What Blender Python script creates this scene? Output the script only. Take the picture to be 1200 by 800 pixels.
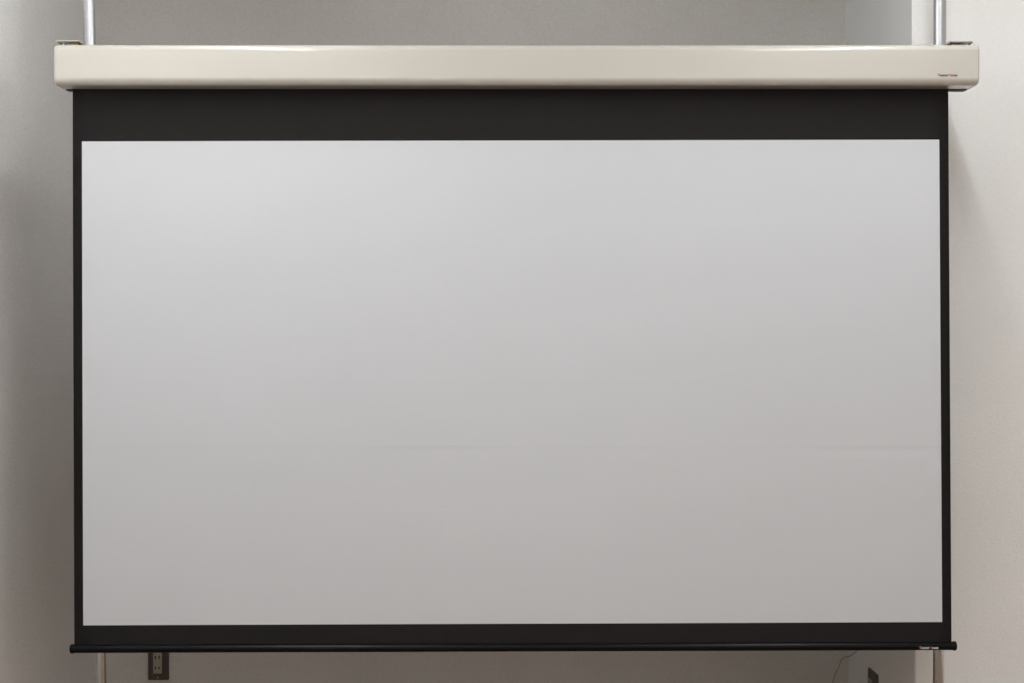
import bpy, bmesh, math, random
from mathutils import Vector, Matrix
random.seed(7)
for o in list(bpy.data.objects): bpy.data.objects.remove(o)
S = bpy.context.scene
COL = S.collection
PI = math.pi

# ------------------------------------------------------------ camera, world, lamps, exposure
CZ = 1.35                       # lens height above the floor
F = 1812.0                      # focal length in photo pixels (1200 wide)
cam = bpy.data.objects.new('camera', bpy.data.cameras.new('camera'))
COL.objects.link(cam)
cam.location = (0, 0, CZ); cam.rotation_euler = (PI/2, 0, 0)
cam.data.sensor_width = 36; cam.data.lens = F/1200*36
cam.data.clip_start = 0.05; cam.data.clip_end = 100
S.camera = cam

w = bpy.data.worlds.new('World'); S.world = w; w.use_nodes = True
bg = w.node_tree.nodes['Background']
bg.inputs[0].default_value = (1.0, 0.93, 0.85, 1); bg.inputs[1].default_value = 0.82

S.view_settings.view_transform = 'Standard'; S.view_settings.look = 'None'
S.view_settings.exposure = 0.0; S.view_settings.gamma = 1
S.view_settings.use_curve_mapping = False

LAMP_Z = 2.615                  # height of the fluorescent tubes (the fixtures are built with the room below)
LAMP_ROWS = ((-0.78, 3.82), (1.02, 3.80))
TUBE_LEN = 1.20; TUBE_GLOW = 66.0; TUBE_COLOR = (0.955, 0.985, 1.0)

# ------------------------------------------------------------ helpers
def P(px, py, Y):               # point of the place seen at a photo pixel, Y metres in front of the lens
    return Vector(((px-600)/F*Y, Y, CZ+(400-py)/F*Y))

def tag(o, label=None, cat=None, group=None, kind=None):
    if label: o['label'] = label
    if cat: o['category'] = cat
    if group: o['group'] = group
    if kind: o['kind'] = kind
    return o

def empty(name, loc):
    o = bpy.data.objects.new(name, None); COL.objects.link(o); o.location = loc
    o.empty_display_size = 0.05
    return o

def link(name, bm, mats, parent=None, smooth=False, angle=35):
    me = bpy.data.meshes.new(name)
    bmesh.ops.recalc_face_normals(bm, faces=bm.faces)
    if smooth:
        for f in bm.faces: f.smooth = True
        ca = math.cos(math.radians(angle))
        for e in bm.edges:
            if len(e.link_faces) == 2:
                if e.link_faces[0].normal.dot(e.link_faces[1].normal) < ca: e.smooth = False
    bm.to_mesh(me); bm.free()
    for m in (mats if isinstance(mats, (list, tuple)) else [mats]): me.materials.append(m)
    o = bpy.data.objects.new(name, me); COL.objects.link(o)
    if parent:
        o.parent = parent
        r = parent
        off = Vector((0, 0, 0))
        while r: off += r.location; r = r.parent
        o.location = -off        # meshes are written in world coordinates
    return o

def box(bm, x0, x1, y0, y1, z0, z1, bevel=0, segs=2):
    vs = [bm.verts.new(c) for c in ((x0,y0,z0),(x1,y0,z0),(x1,y1,z0),(x0,y1,z0),(x0,y0,z1),(x1,y0,z1),(x1,y1,z1),(x0,y1,z1))]
    fs = [bm.faces.new([vs[i] for i in f]) for f in ((0,1,2,3),(4,5,6,7),(0,1,5,4),(1,2,6,5),(2,3,7,6),(3,0,4,7))]
    if bevel:
        es = list({e for f in fs for e in f.edges})
        bmesh.ops.bevel(bm, geom=es, offset=bevel, segments=segs, affect='EDGES', profile=0.5)

def tube(bm, pts, r, n=24, caps=True):
    pts = [Vector(p) for p in pts]
    rs = r if isinstance(r, (list, tuple)) else [r]*len(pts)
    rings = []
    up = None
    for i, p in enumerate(pts):
        t = (pts[min(i+1, len(pts)-1)] - pts[max(i-1, 0)])
        if t.length < 1e-9: t = Vector((0, 0, 1))
        t.normalize()
        if up is None:
            up = Vector((0, 1, 0)) if abs(t.y) < .9 else Vector((1, 0, 0))
        a = t.cross(up).normalized(); b = t.cross(a).normalized()
        rings.append([bm.verts.new(p + (a*math.cos(k*2*PI/n) + b*math.sin(k*2*PI/n))*rs[i]) for k in range(n)])
    for i in range(len(rings)-1):
        for k in range(n):
            bm.faces.new((rings[i][k], rings[i][(k+1) % n], rings[i+1][(k+1) % n], rings[i+1][k]))
    if caps:
        bm.faces.new(rings[0]); bm.faces.new(rings[-1])

# ------------------------------------------------------------ materials
def mat(name, color, rough=0.5, metal=0, spec=0.5, coat=0, coat_rough=0.05, bumps=(), var=None, sheen=0, fleck=None):
    """bumps: (scale, strength, distance, detail[, stretch]); var: (scale, amount) colour wear"""
    m = bpy.data.materials.new(name); m.use_nodes = True
    nt = m.node_tree; b = nt.nodes['Principled BSDF']
    b.inputs['Base Color'].default_value = (*color, 1)
    b.inputs['Roughness'].default_value = rough
    b.inputs['Metallic'].default_value = metal
    b.inputs['Specular IOR Level'].default_value = spec
    b.inputs['Coat Weight'].default_value = coat
    b.inputs['Coat Roughness'].default_value = coat_rough
    b.inputs['Sheen Weight'].default_value = sheen
    tc = nt.nodes.new('ShaderNodeTexCoord')
    prev = None
    for bp in bumps:
        sc, st, dist, det = bp[:4]
        mp = nt.nodes.new('ShaderNodeMapping')
        if len(bp) > 4: mp.inputs['Scale'].default_value = bp[4]
        nz = nt.nodes.new('ShaderNodeTexNoise'); nz.inputs['Scale'].default_value = sc
        nz.inputs['Detail'].default_value = det
        bu = nt.nodes.new('ShaderNodeBump'); bu.inputs['Strength'].default_value = st
        bu.inputs['Distance'].default_value = dist
        nt.links.new(tc.outputs['Object'], mp.inputs[0]); nt.links.new(mp.outputs[0], nz.inputs['Vector'])
        nt.links.new(nz.outputs[0], bu.inputs['Height'])
        if prev: nt.links.new(prev.outputs[0], bu.inputs['Normal'])
        prev = bu
    if prev:
        nt.links.new(prev.outputs[0], b.inputs['Normal'])
        if coat: nt.links.new(prev.outputs[0], b.inputs['Coat Normal'])
    if var:
        nz = nt.nodes.new('ShaderNodeTexNoise'); nz.inputs['Scale'].default_value = var[0]
        nz.inputs['Detail'].default_value = 5
        mr = nt.nodes.new('ShaderNodeMapRange')
        mr.inputs[1].default_value = .3; mr.inputs[2].default_value = .7
        mr.inputs[3].default_value = 1-var[1]; mr.inputs[4].default_value = 1+var[1]
        hv = nt.nodes.new('ShaderNodeHueSaturation'); hv.inputs['Color'].default_value = (*color, 1)
        nt.links.new(tc.outputs['Object'], nz.inputs['Vector']); nt.links.new(nz.outputs[0], mr.inputs[0])
        val = mr.outputs[0]
        if fleck:
            n2 = nt.nodes.new('ShaderNodeTexNoise'); n2.inputs['Scale'].default_value = fleck[0]; n2.inputs['Detail'].default_value = 3
            m2 = nt.nodes.new('ShaderNodeMapRange')
            m2.inputs[1].default_value = .25; m2.inputs[2].default_value = .75
            m2.inputs[3].default_value = 1-fleck[1]; m2.inputs[4].default_value = 1+fleck[1]
            mu = nt.nodes.new('ShaderNodeMath'); mu.operation = 'MULTIPLY'
            nt.links.new(tc.outputs['Object'], n2.inputs['Vector']); nt.links.new(n2.outputs[0], m2.inputs[0])
            nt.links.new(val, mu.inputs[0]); nt.links.new(m2.outputs[0], mu.inputs[1]); val = mu.outputs[0]
        nt.links.new(val, hv.inputs['Value']); nt.links.new(hv.outputs[0], b.inputs['Base Color'])
    return m

M = {}
WB = ((330, 0.55, 0.0014, 2), (170, 0.40, 0.002, 3))
M['wallpaper'] = mat('white_wallpaper', (.86, .86, .857), .75, spec=.3, bumps=WB, var=(4, .015), fleck=(210, .03))
M['side_wallpaper'] = mat('side_wallpaper', (.88, .866, .853), .75, spec=.3, bumps=((330, .7, .0016, 2), (170, .6, .0025, 3)), var=(4, .015), fleck=(230, .11))
M['back_wallpaper'] = mat('shaded_white_wallpaper', (.665, .638, .604), .75, spec=.3, bumps=WB, var=(4, .02), fleck=(230, .09))  # same white wallpaper, darkened and warmed in colour to stand for alcove shade
M['ceiling'] = mat('ceiling_paint', (.62, .61, .59), .8, spec=.3, bumps=((200, .3, .001, 2),))
M['floor'] = mat('brown_floor', (.22, .135, .075), .5, bumps=((60, .2, .001, 3),), var=(6, .12))
M['cream'] = mat('cream_enamel', (.445, .419, .378), .38, coat=.9, coat_rough=.03, bumps=(), var=(2.5, .012))
M['black_cloth'] = mat('black_masking_cloth', (.0195, .0178, .0182), .95, spec=.03, bumps=((900, .25, .0005, 1), (500, .2, .0005, 2)))
M['screen'] = mat('white_projection_cloth', (.560, .575, .604), .85, spec=.25, bumps=((1100, .18, .0004, 1), (1.6, .25, .004, 1, (.35, 1, 2.2))))
M['black_metal'] = mat('black_anodised_metal', (.0045, .0045, .005), .28, spec=.13, bumps=((500, .1, .0004, 1),))
M['black_plastic'] = mat('black_plastic', (.004, .004, .0045), .4, spec=.10, bumps=((400, .1, .0004, 1),))
M['chrome'] = mat('polished_steel', (.50, .50, .50), .17, metal=1, bumps=((9, .02, .001, 1, (1, 1, .05)),))
M['satin'] = mat('satin_silver_lacquer', (.42, .42, .435), .33, metal=.6, spec=.4, bumps=((9, .02, .001, 1, (1, 1, .05)),))
M['zinc'] = mat('zinc_plate', (.62, .62, .60), .42, metal=.8, bumps=((300, .2, .0005, 2),), var=(60, .2))
M['yellow_zinc'] = mat('yellow_passivated_zinc', (.42, .30, .09), .35, metal=1, bumps=((300, .2, .0005, 2),), var=(60, .3))
M['brown_plastic'] = mat('brown_switch_plate', (.060, .050, .036), .38, bumps=((300, .08, .0004, 1),))
M['tan_plastic'] = mat('grey_beige_socket', (.38, .34, .26), .4, bumps=((300, .06, .0004, 1),))
M['dark_slot'] = mat('dark_slot', (.008, .007, .006), .6)
M['cable'] = mat('beige_cable_sheath', (.36, .29, .20), .5)
M['red_ink'] = mat('red_print', (.42, .02, .02), .45)
M['black_ink'] = mat('black_print', (.02, .02, .02), .45)
M['white_ink'] = mat('white_print', (.5, .5, .49), .45)
M['rubber'] = mat('grey_rubber', (.10, .10, .10), .7)

# ------------------------------------------------------------ the alcove and the room surfaces
LX = -1.397; BY = 5.18; RY = 4.316; CEIL = 2.68
def rx(z): return 1.1165 + (2.30-z)*0.0044      # the corner of the right wall stands a touch out of plumb
def slab(bm, corners, d, nx=1, nz=1):
    """corners bottom-left, bottom-right, top-right, top-left; d thickness vector"""
    vs = [bm.verts.new(c) for c in corners]; ws = [bm.verts.new(Vector(c)+Vector(d)) for c in corners]
    bm.faces.new(vs); bm.faces.new(ws)
    for i in range(4): bm.faces.new((vs[i], vs[(i+1) % 4], ws[(i+1) % 4], ws[i]))

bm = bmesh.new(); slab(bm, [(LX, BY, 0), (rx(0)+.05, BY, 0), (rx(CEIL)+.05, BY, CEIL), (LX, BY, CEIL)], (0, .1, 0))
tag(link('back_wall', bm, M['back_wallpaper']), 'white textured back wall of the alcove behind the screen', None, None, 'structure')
bm = bmesh.new(); box(bm, LX-.1, LX, -2.5, BY+.1, 0, CEIL)
tag(link('left_wall', bm, M['side_wallpaper']), 'white textured wall on the left side of the alcove', None, None, 'structure')
bm = bmesh.new()
vb = [(rx(0), RY, 0), (3.4, RY, 0), (3.4, BY+.1, 0), (rx(0), BY+.1, 0)]
vt = [(rx(CEIL), RY, CEIL), (3.4, RY, CEIL), (3.4, BY+.1, CEIL), (rx(CEIL), BY+.1, CEIL)]
a = [bm.verts.new(v) for v in vb]; b = [bm.verts.new(v) for v in vt]
bm.faces.new(a); bm.faces.new(b)
for i in range(4): bm.faces.new((a[i], a[(i+1) % 4], b[(i+1) % 4], b[i]))
ves = [e for e in bm.edges if all(abs(v.co.y-RY) < 1e-4 and v.co.x < 2 for v in e.verts)]
bmesh.ops.bevel(bm, geom=ves, offset=.003, segments=3, affect='EDGES')
tag(link('right_wall', bm, M['wallpaper'], smooth=True), 'bright white textured wall projecting at the right of the alcove', None, None, 'structure')
bm = bmesh.new(); box(bm, -1.6, 3.5, -2.6, 5.4, -.1, -.001)
tag(link('floor', bm, M['floor']), None, None, None, 'structure')
bm = bmesh.new(); box(bm, -1.6, 3.5, -2.6, 5.4, CEIL+.001, CEIL+.1)
tag(link('ceiling', bm, M['ceiling']), None, None, None, 'structure')

# ------------------------------------------------------------ fluorescent fixtures in two rows on the ceiling
gm = bpy.data.materials.new('lit_tube'); gm.use_nodes = True
gb = gm.node_tree.nodes['Principled BSDF']
gb.inputs['Base Color'].default_value = (.8, .8, .8, 1)
gb.inputs['Emission Color'].default_value = (*TUBE_COLOR, 1); gb.inputs['Emission Strength'].default_value = TUBE_GLOW
def fixture(x, y1, which):
    y0 = y1-TUBE_LEN
    root = tag(empty('ceiling_lamp', (x, (y0+y1)/2, CEIL)), 'white batten ceiling lamp with a lit tube, '+which, 'ceiling lamp', 'lit batten lamps on the ceiling')
    bm = bmesh.new(); box(bm, x-.06, x+.06, y0-.02, y1+.02, LAMP_Z+.030, CEIL, .003, 2)
    link('lamp_housing', bm, M['ceiling'], root)
    for y in (y0-.012, y1+.012):
        bm = bmesh.new(); box(bm, x-.018, x+.018, y-.008, y+.008, LAMP_Z-.02, LAMP_Z+.031, .002, 1)
        link('tube_holder', bm, M['ceiling'], root)
    bm = bmesh.new(); tube(bm, [(x, y0, LAMP_Z), (x, y1, LAMP_Z)], .0165, 12, False)
    link('fluorescent_tube', bm, gm, root, smooth=True)
for lx_, ly_ in LAMP_ROWS:
    for k in (0, 1, 3): fixture(lx_, ly_-k*(TUBE_LEN+.06), ('nearest the screen', 'second from the screen', '', 'added for front fill, farthest from the screen')[k]+(' in the left row' if lx_ < 0 else ' in the right row'))  # the farthest fixture of each row is added as unseen fill from the front

# ------------------------------------------------------------ projection screen
scr = tag(empty('projection_screen', (0, 4.0, 1.42)),
          'large white projection screen with black border hanging from a long cream housing', 'projection screen')

# housing: a long rounded box with softened ends
HX0, HX1 = -1.1665, 1.1895
HY0, HY1, HZ0, HZ1 = 3.930, 4.040, 2.002, 2.1052
def ring(x, inset):
    y0, y1, z0, z1 = HY0+inset, HY1-inset, HZ0+inset, HZ1-inset
    out = []
    # front-bottom, front-top, back-top, back-bottom
    for cy, cz, r, a0 in ((y0, z0, .019, 270), (y0, z1, .0165, 180), (y1, z1, .006, 90), (y1, z0, .004, 0)):
        r = max(r-inset, .0015)
        sy = 1 if cy == y0 else -1; sz = 1 if cz == z0 else -1
        for k in range(17):
            an = math.radians(a0 - k*90/16)
            out.append(Vector((x, cy+sy*r+math.cos(an)*r, cz+sz*r+math.sin(an)*r)))
    return out
bm = bmesh.new()
E = .007
rings = []
for k in range(7):
    t = k/6*PI/2
    rings.append(ring(HX0+E*(1-math.cos(t)), E*(1-math.sin(t))))
for x in (HX0+.4, 0, HX1-.4): rings.append(ring(x, 0))
for k in range(6, -1, -1):
    t = k/6*PI/2
    rings.append(ring(HX1-E*(1-math.cos(t)), E*(1-math.sin(t))))
rv = [[bm.verts.new(p) for p in r] for r in rings]
n = len(rv[0])
for i in range(len(rv)-1):
    for k in range(n): bm.faces.new((rv[i][k], rv[i][(k+1) % n], rv[i+1][(k+1) % n], rv[i+1][k]))
bm.faces.new(rv[0]); bm.faces.new(rv[-1])
housing = link('housing', bm, M['cream'], scr, smooth=True, angle=40)
wn = housing.modifiers.new('flat faces', 'WEIGHTED_NORMAL'); wn.keep_sharp = True; wn.weight = 100

bm = bmesh.new(); box(bm, HX0+.012, HX1-.012, 4.004, 4.033, HZ0-.0022, HZ0+.001, .0008, 1)
link('slot_lip', bm, M['black_plastic'], housing)

def lettering(name, width, origin, main, parent, depth=.0004):
    """the maker's name, first letter of each word red; written along +X facing -Y"""
    bm = bmesh.new(); x = 0; pieces = []
    def txt(s):
        cu = bpy.data.curves.new('lettering', 'FONT'); cu.body = s; cu.size = 1; cu.extrude = 0.02; cu.resolution_u = 3; cu.offset = .03
        to = bpy.data.objects.new('lettering', cu); COL.objects.link(to)
        bpy.context.view_layer.update()
        me = bpy.data.meshes.new_from_object(to.evaluated_get(bpy.context.evaluated_depsgraph_get()))
        bpy.data.objects.remove(to)
        return me
    full = 0
    x = 0
    for s, mi in (('T', 1), ('heater', 0), ('H', 1), ('ouse', 0)):
        me = txt(s)
        mx = max(v.co.x for v in me.vertices); mn = min(v.co.x for v in me.vertices)
        nf = len(bm.faces); nv = len(bm.verts)
        bm.from_mesh(me); bm.verts.ensure_lookup_table(); bm.faces.ensure_lookup_table()
        for v in bm.verts[nv:]: v.co.x += x-mn
        for f in bm.faces[nf:]: f.material_index = mi
        x += mx-mn+.06
    k = width/(x-.06)
    for v in bm.verts:
        c = v.co.copy(); v.co = Vector((origin[0]+c.x*k, origin[1]-c.z*k, origin[2]+c.y*k*1.1))
    return link(name, bm, [main, M['red_ink']], parent)
o0 = P(1098.3, 89.7, HY0)
lettering('lettering', 23.6/F*HY0, (o0.x, HY0-.0002, o0.z), M['black_ink'], housing)

# the cloth: black masking sheet, white viewing surface 0.3 mm in front of it
def quad_grid(bm, c, us, vs_, ycurve=None, thick=0):
    """c: TL, TR, BL, BR points; us, vs_: parameters"""
    g = []
    for v in vs_:
        row = []
        for u in us:
            p = (c[0]*(1-u)+c[1]*u)*(1-v) + (c[2]*(1-u)+c[3]*u)*v
            if ycurve: p = p + Vector((0, ycurve(u, v), 0))
            row.append(bm.verts.new(p))
        g.append(row)
    for i in range(len(g)-1):
        for j in range(len(g[0])-1):
            bm.faces.new((g[i][j], g[i][j+1], g[i+1][j+1], g[i+1][j]))
    if thick:
        r = bmesh.ops.solidify(bm, geom=bm.faces[:], thickness=thick)
Y0 = 4.0
zt = (P(0, 165, Y0)).z
creases = [P(0, y, Y0).z for y in (290.5, 367, 444.5, 521.5, 598, 675)]
amp = [.5, .7, 1.0, 1.7, 1.1, .8]
def relief(z, x):
    d = 0
    for c, a in zip(creases, amp):
        zz = z - c - .0006*math.sin(x*3+c*9)
        d -= a*.00013*math.exp(-(zz/.0035)**2)*(1+.4*math.sin(x*4.1+c*31))
        d += a*.00018*math.exp(-((zz+.012)/.012)**2)
    # very gentle hang of the cloth
    d += .0012*math.sin(x*2.3+.4)*math.sin((z-1.0)*3.0)
    return d
def ycurve_for(c):
    def f(u, v):
        p = (c[0]*(1-u)+c[1]*u)*(1-v) + (c[2]*(1-u)+c[3]*u)*v
        return relief(p.z, p.x)
    return f
cb = [P(85.2, 104.2, Y0), P(1111.2, 104.2, Y0), P(87, 757, Y0), P(1115, 754, Y0)]
bm = bmesh.new()
quad_grid(bm, cb, [i/40 for i in range(41)], [i/400 for i in range(401)], ycurve_for(cb))
masking = link('masking_cloth', bm, M['black_cloth'], scr, smooth=True)
sm = masking.modifiers.new('thickness', 'SOLIDIFY'); sm.thickness = .0004; sm.offset = -1
cw = [P(96.2, 165.9, Y0), P(1100.6, 163.8, Y0), P(97.5, 732.2, Y0), P(1104, 728.2, Y0)]
cw = [p + Vector((0, -.0007, 0)) for p in cw]
bm = bmesh.new()
quad_grid(bm, cw, [i/40 for i in range(41)], [i/360 for i in range(361)], ycurve_for(cw))
view = link('viewing_surface', bm, M['screen'], scr, smooth=True)

# bottom bar with its end caps
bl = P(85.8, 759.6, Y0); br = P(1117.2, 756.2, Y0)
bm = bmesh.new()
tube(bm, [bl + (br-bl)*t for t in (0, .25, .5, .75, 1)], .0107, 28)
bar = link('bottom_bar', bm, M['black_metal'], scr, smooth=True)
dirn = (br-bl).normalized()
for p, s in ((bl, -1), (br, 1)):
    bm = bmesh.new()
    q = [(-.003, .0113), (0.002, .0122), (.0055, .0118), (.0072, .0100), (.0078, .006)]
    tube(bm, [p + dirn*s*a_ for a_, _ in q], [r for _, r in q], 28)
    link('end_cap', bm, M['black_plastic'], bar, smooth=True)
o1 = P(1074.9, 758.7, Y0)
lettering('lettering', 23.2/F*Y0, (o1.x, Y0-.0111, o1.z), M['white_ink'], bar)

# ------------------------------------------------------------ tension poles
def pole(label, top, bot, r1, r2, joint_z):
    d = (bot-top)/(bot.z-top.z)
    at = lambda z: top + d*(z-top.z)
    root = tag(empty('tension_pole', at(0)), label, 'pole', 'steel poles holding up the screen')
    bm = bmesh.new(); tube(bm, [at(joint_z), at(joint_z+.5), at(CEIL-.022)], r1, 40)
    link('upper_tube', bm, M['satin'], root, smooth=True)
    bm = bmesh.new(); tube(bm, [at(.02), at(joint_z*.5), at(joint_z+.001)], r2, 40)
    link('lower_tube', bm, M['chrome'], root, smooth=True)
    bm = bmesh.new(); tube(bm, [at(joint_z-.045), at(joint_z-.04), at(joint_z+.015), at(joint_z+.02)], [r1+.001, r1+.004, r1+.004, r1+.001], 32)
    link('collar', bm, M['black_plastic'], root, smooth=True)
    bm = bmesh.new(); tube(bm, [at(0), at(.012), at(.03)], [.04, .04, r2+.003], 32)
    link('foot_pad', bm, M['rubber'], root, smooth=True)
    bm = bmesh.new(); tube(bm, [at(CEIL-.03), at(CEIL-.012), at(CEIL)], [r1+.003, .04, .04], 32)
    link('ceiling_pad', bm, M['rubber'], root, smooth=True)
PY = 4.15
pole('leaning steel pole behind the left end of the cream housing',
     P(104.2, 0, PY), P(118.7, 780, PY), .0157, .0126, 1.30)
pole('upright steel pole behind the right end of the cream housing',
     P(1101.5, 0, PY), P(1099.7, 780, PY), .0166, .0146, 1.30)

# ------------------------------------------------------------ mounting brackets on top of the housing
def bracket(label, x0, x1, zt, polex, s):
    """x0..x1 span, zt top of the plate, s = +1 when the pole is towards +X"""
    root = tag(empty('mounting_bracket', ((x0+x1)/2, 3.99, HZ1)), label, 'bracket', 'metal brackets clamping the housing to the poles')
    bm = bmesh.new()
    box(bm, x0, x1, 3.960, 4.110, zt-.0020, zt, .0006, 2)
    link('top_plate', bm, M['cream'], root)
    for fx in (x0, x1-.0014):
        bm = bmesh.new(); box(bm, fx, fx+.0014, 3.9605, 4.1095, zt-.0052, zt-.0021)
        link('side_flange', bm, M['cream'], root)
    bm = bmesh.new()
    box(bm, x0+.003, x1-.003, 3.966, 4.075, HZ1+.0003, HZ1+.0026, .0005, 1)
    link('base_plate', bm, M['zinc'], root)
    zc = HZ1+.0027
    # clamp block between the plates
    bm = bmesh.new()
    xm = (x0+x1)/2
    box(bm, xm-.016, xm+.012, 3.985, 4.03, zc, zt-.0035, .001, 2)
    link('clamp_block', bm, M['zinc'], root)
    xi = x1-.003 if s > 0 else x0+.003
    bm = bmesh.new(); box(bm, min(xi, xi-s*.003), max(xi, xi-s*.003), 3.99, 4.10, zc, zt-.0021, .0005, 1)
    link('side_web', bm, M['yellow_zinc'], root)
    for bx_ in (x0+.013, x1-.011):
        for yy, rr in ((3.977, .0042),):
            bm = bmesh.new(); tube(bm, [(bx_, yy, zc), (bx_, yy, zc+.005)], rr, 6)
            tube(bm, [(bx_, yy, zc+.0045), (bx_, yy, zt-.0021)], rr*.5, 14)
            link('bolt', bm, M['yellow_zinc'] if (bx_ > xm) == (s > 0) else M['zinc'], root, smooth=True)
    # ring gripping the pole
    bm = bmesh.new()
    zz0, zz1 = zt-.016, zt-.0025
    R0, R1 = .0172, .0205
    N = 32; rr = []
    for r_, z_ in ((R0, zz0), (R1, zz0), (R1, zz1), (R0, zz1)):
        rr.append([bm.verts.new((polex+math.cos(k*2*PI/N)*r_, PY+math.sin(k*2*PI/N)*r_, z_)) for k in range(N)])
    for i in range(4):
        for k in range(N): bm.faces.new((rr[i][k], rr[i][(k+1) % N], rr[(i+1) % 4][(k+1) % N], rr[(i+1) % 4][k]))
    link('pole_clamp', bm, M['zinc'], root, smooth=True)
    bm = bmesh.new(); box(bm, polex-.006, polex+.006, 4.095, PY-R0-.001, zz0+.002, zt-.0021, .0005, 1)
    link('clamp_arm', bm, M['zinc'], root)
lp = P(105.2, 48, PY).x; rp = P(1101.4, 48, PY).x
bracket('small metal bracket on top of the left end of the cream housing', P(66.5, 0, 3.96).x, P(93.6, 0, 3.96).x, P(0, 47.6, 3.96).z, lp, 1)
bracket('small metal bracket on top of the right end of the cream housing', P(1112.5, 0, 3.96).x, P(1140, 0, 3.96).x, P(0, 48.4, 3.96).z, rp, -1)

# ------------------------------------------------------------ wall sockets
def rounded_plate(bm, w_, h_, d, r=.004, n=5):
    """plate in local frame: u across, v up, thickness towards +t; returns via mapping later"""
    pts = []
    for cx, cz, a0 in ((w_/2-r, h_/2-r, 0), (-w_/2+r, h_/2-r, 90), (-w_/2+r, -h_/2+r, 180), (w_/2-r, -h_/2+r, 270)):
        for k in range(n+1):
            a_ = math.radians(a0+90*k/n); pts.append((cx+math.cos(a_)*r, cz+math.sin(a_)*r))
    base = [bm.verts.new((u, 0, v)) for u, v in pts]
    mid = [bm.verts.new((u, -d*.6, v)) for u, v in pts]
    top = [bm.verts.new((u*(1-.0028/w_), -d, v*(1-.0028/h_))) for u, v in pts]
    m = len(pts)
    for a_, b_ in ((base, mid), (mid, top)):
        for k in range(m): bm.faces.new((a_[k], a_[(k+1) % m], b_[(k+1) % m], b_[k]))
    bm.faces.new(base); bm.faces.new(top)

def socket(label, centre, rot, w_, h_, ins, slots, screws):
    """ins: (u0,u1,v0,v1) of the lighter insert; slots: list of (u,v)"""
    root = tag(empty('wall_socket', centre), label, 'wall socket')
    root.rotation_euler = (0, 0, rot)
    def lk(name, bm, m, par):
        o = link(name, bm, m, None, smooth=True); o.parent = par; return o
    bm = bmesh.new(); rounded_plate(bm, w_, h_, .007)
    pl = lk('cover_plate', bm, M['brown_plastic'], root)
    bm = bmesh.new(); box(bm, ins[0], ins[1], -.0092, -.003, ins[2], ins[3], .0008, 2)
    it = lk('insert', bm, M['tan_plastic'], root)
    for (u, v) in slots:
        bm = bmesh.new(); box(bm, u-.0019, u+.0019, -.0094, -.006, v-.0042, v+.0042)
        lk('slot', bm, M['dark_slot'], it)
    for (u, v) in screws:
        bm = bmesh.new(); tube(bm, [(u, -.0065, v), (u, -.0078, v), (u, -.0082, v)], [.0026, .0026, .0018], 12)
        lk('screw', bm, M['tan_plastic'], root)
    return root
k = 1812/BY
pc = P((173.7+198.2)/2, 0, BY)
cz = CZ-(795.9-400)/k+.06
f = lambda px: (px-600)/k-pc.x
g = lambda py: CZ-(py-400)/k-cz
socket("brown wall socket facing forward on the back wall below the screen's left end",
       (pc.x, BY, cz), 0, 24.5/k, .12, (f(180), f(190.2), g(787.9), -g(787.9)),
       [(f(x), g(y)) for x in (182.8, 187.2) for y in (769.6, 781.4)] + [(f(x), -g(781.4)+.0) for x in (182.8, 187.2)],
       [(f(185.6), g(792.8)), (f(185.6), -g(792.8))])
# on the side of the projecting wall, facing left
SX = rx(.28)
ya, yb = F*SX/419.4, F*SX/429.6
zc2 = P(0, 781.2, ya).z-.06
yc = (ya+yb)/2
gu = lambda px: -(F*SX/(px-600)-yc)
socket('brown wall socket seen edge on at lower right, on the side of the projecting wall',
       (SX, yc, zc2), -PI/2, ya-yb, .12, (gu(1020.7), gu(1024.8), -.033, .031),
       [(gu(1022.0), .018), (gu(1023.5), .018), (gu(1022.0), -.012), (gu(1023.5), -.012)],
       [((gu(1024.8)+.0), .050)])

# ------------------------------------------------------------ thin cable run round the corner of the alcove
pts = []
def side(px, py):
    Yq = F*1.121/(px-600); q = P(px, py, Yq); q.x = rx(q.z)-.0022; return q
def back(px, py):
    q = P(px, py, BY-.0022); return q
ctrl = [side(1017, 640), side(1012, 700), side(1008, 740), side(1006, 756), side(1003.5, 761.3), side(1000, 764.8), side(996, 767.8),
        back(990, 769.3), back(986.6, 771.5), back(984.2, 777), back(982, 783.5), back(978.3, 789.5), back(976.6, 795.5), back(976.2, 801), back(977, 815), back(979, 840), back(978, 866)]
for i in range(len(ctrl)-1):
    p0 = ctrl[max(i-1, 0)]; p1 = ctrl[i]; p2 = ctrl[i+1]; p3 = ctrl[min(i+2, len(ctrl)-1)]
    for t in range(5):
        t /= 5
        q = .5*((2*p1)+(p2-p0)*t+(2*p0-5*p1+4*p2-p3)*t*t+(3*p1-p0-3*p2+p3)*t**3)
        q.x = min(q.x, rx(q.z)-.0021); q.y = min(q.y, BY-.0021)
        pts.append(q)
pts.append(ctrl[-1])
bm = bmesh.new(); tube(bm, pts, .0015, 10)
tag(link('cable', bm, M['cable'], smooth=True), 'thin beige cable running down the wall corner below the right part of the screen', 'cable')
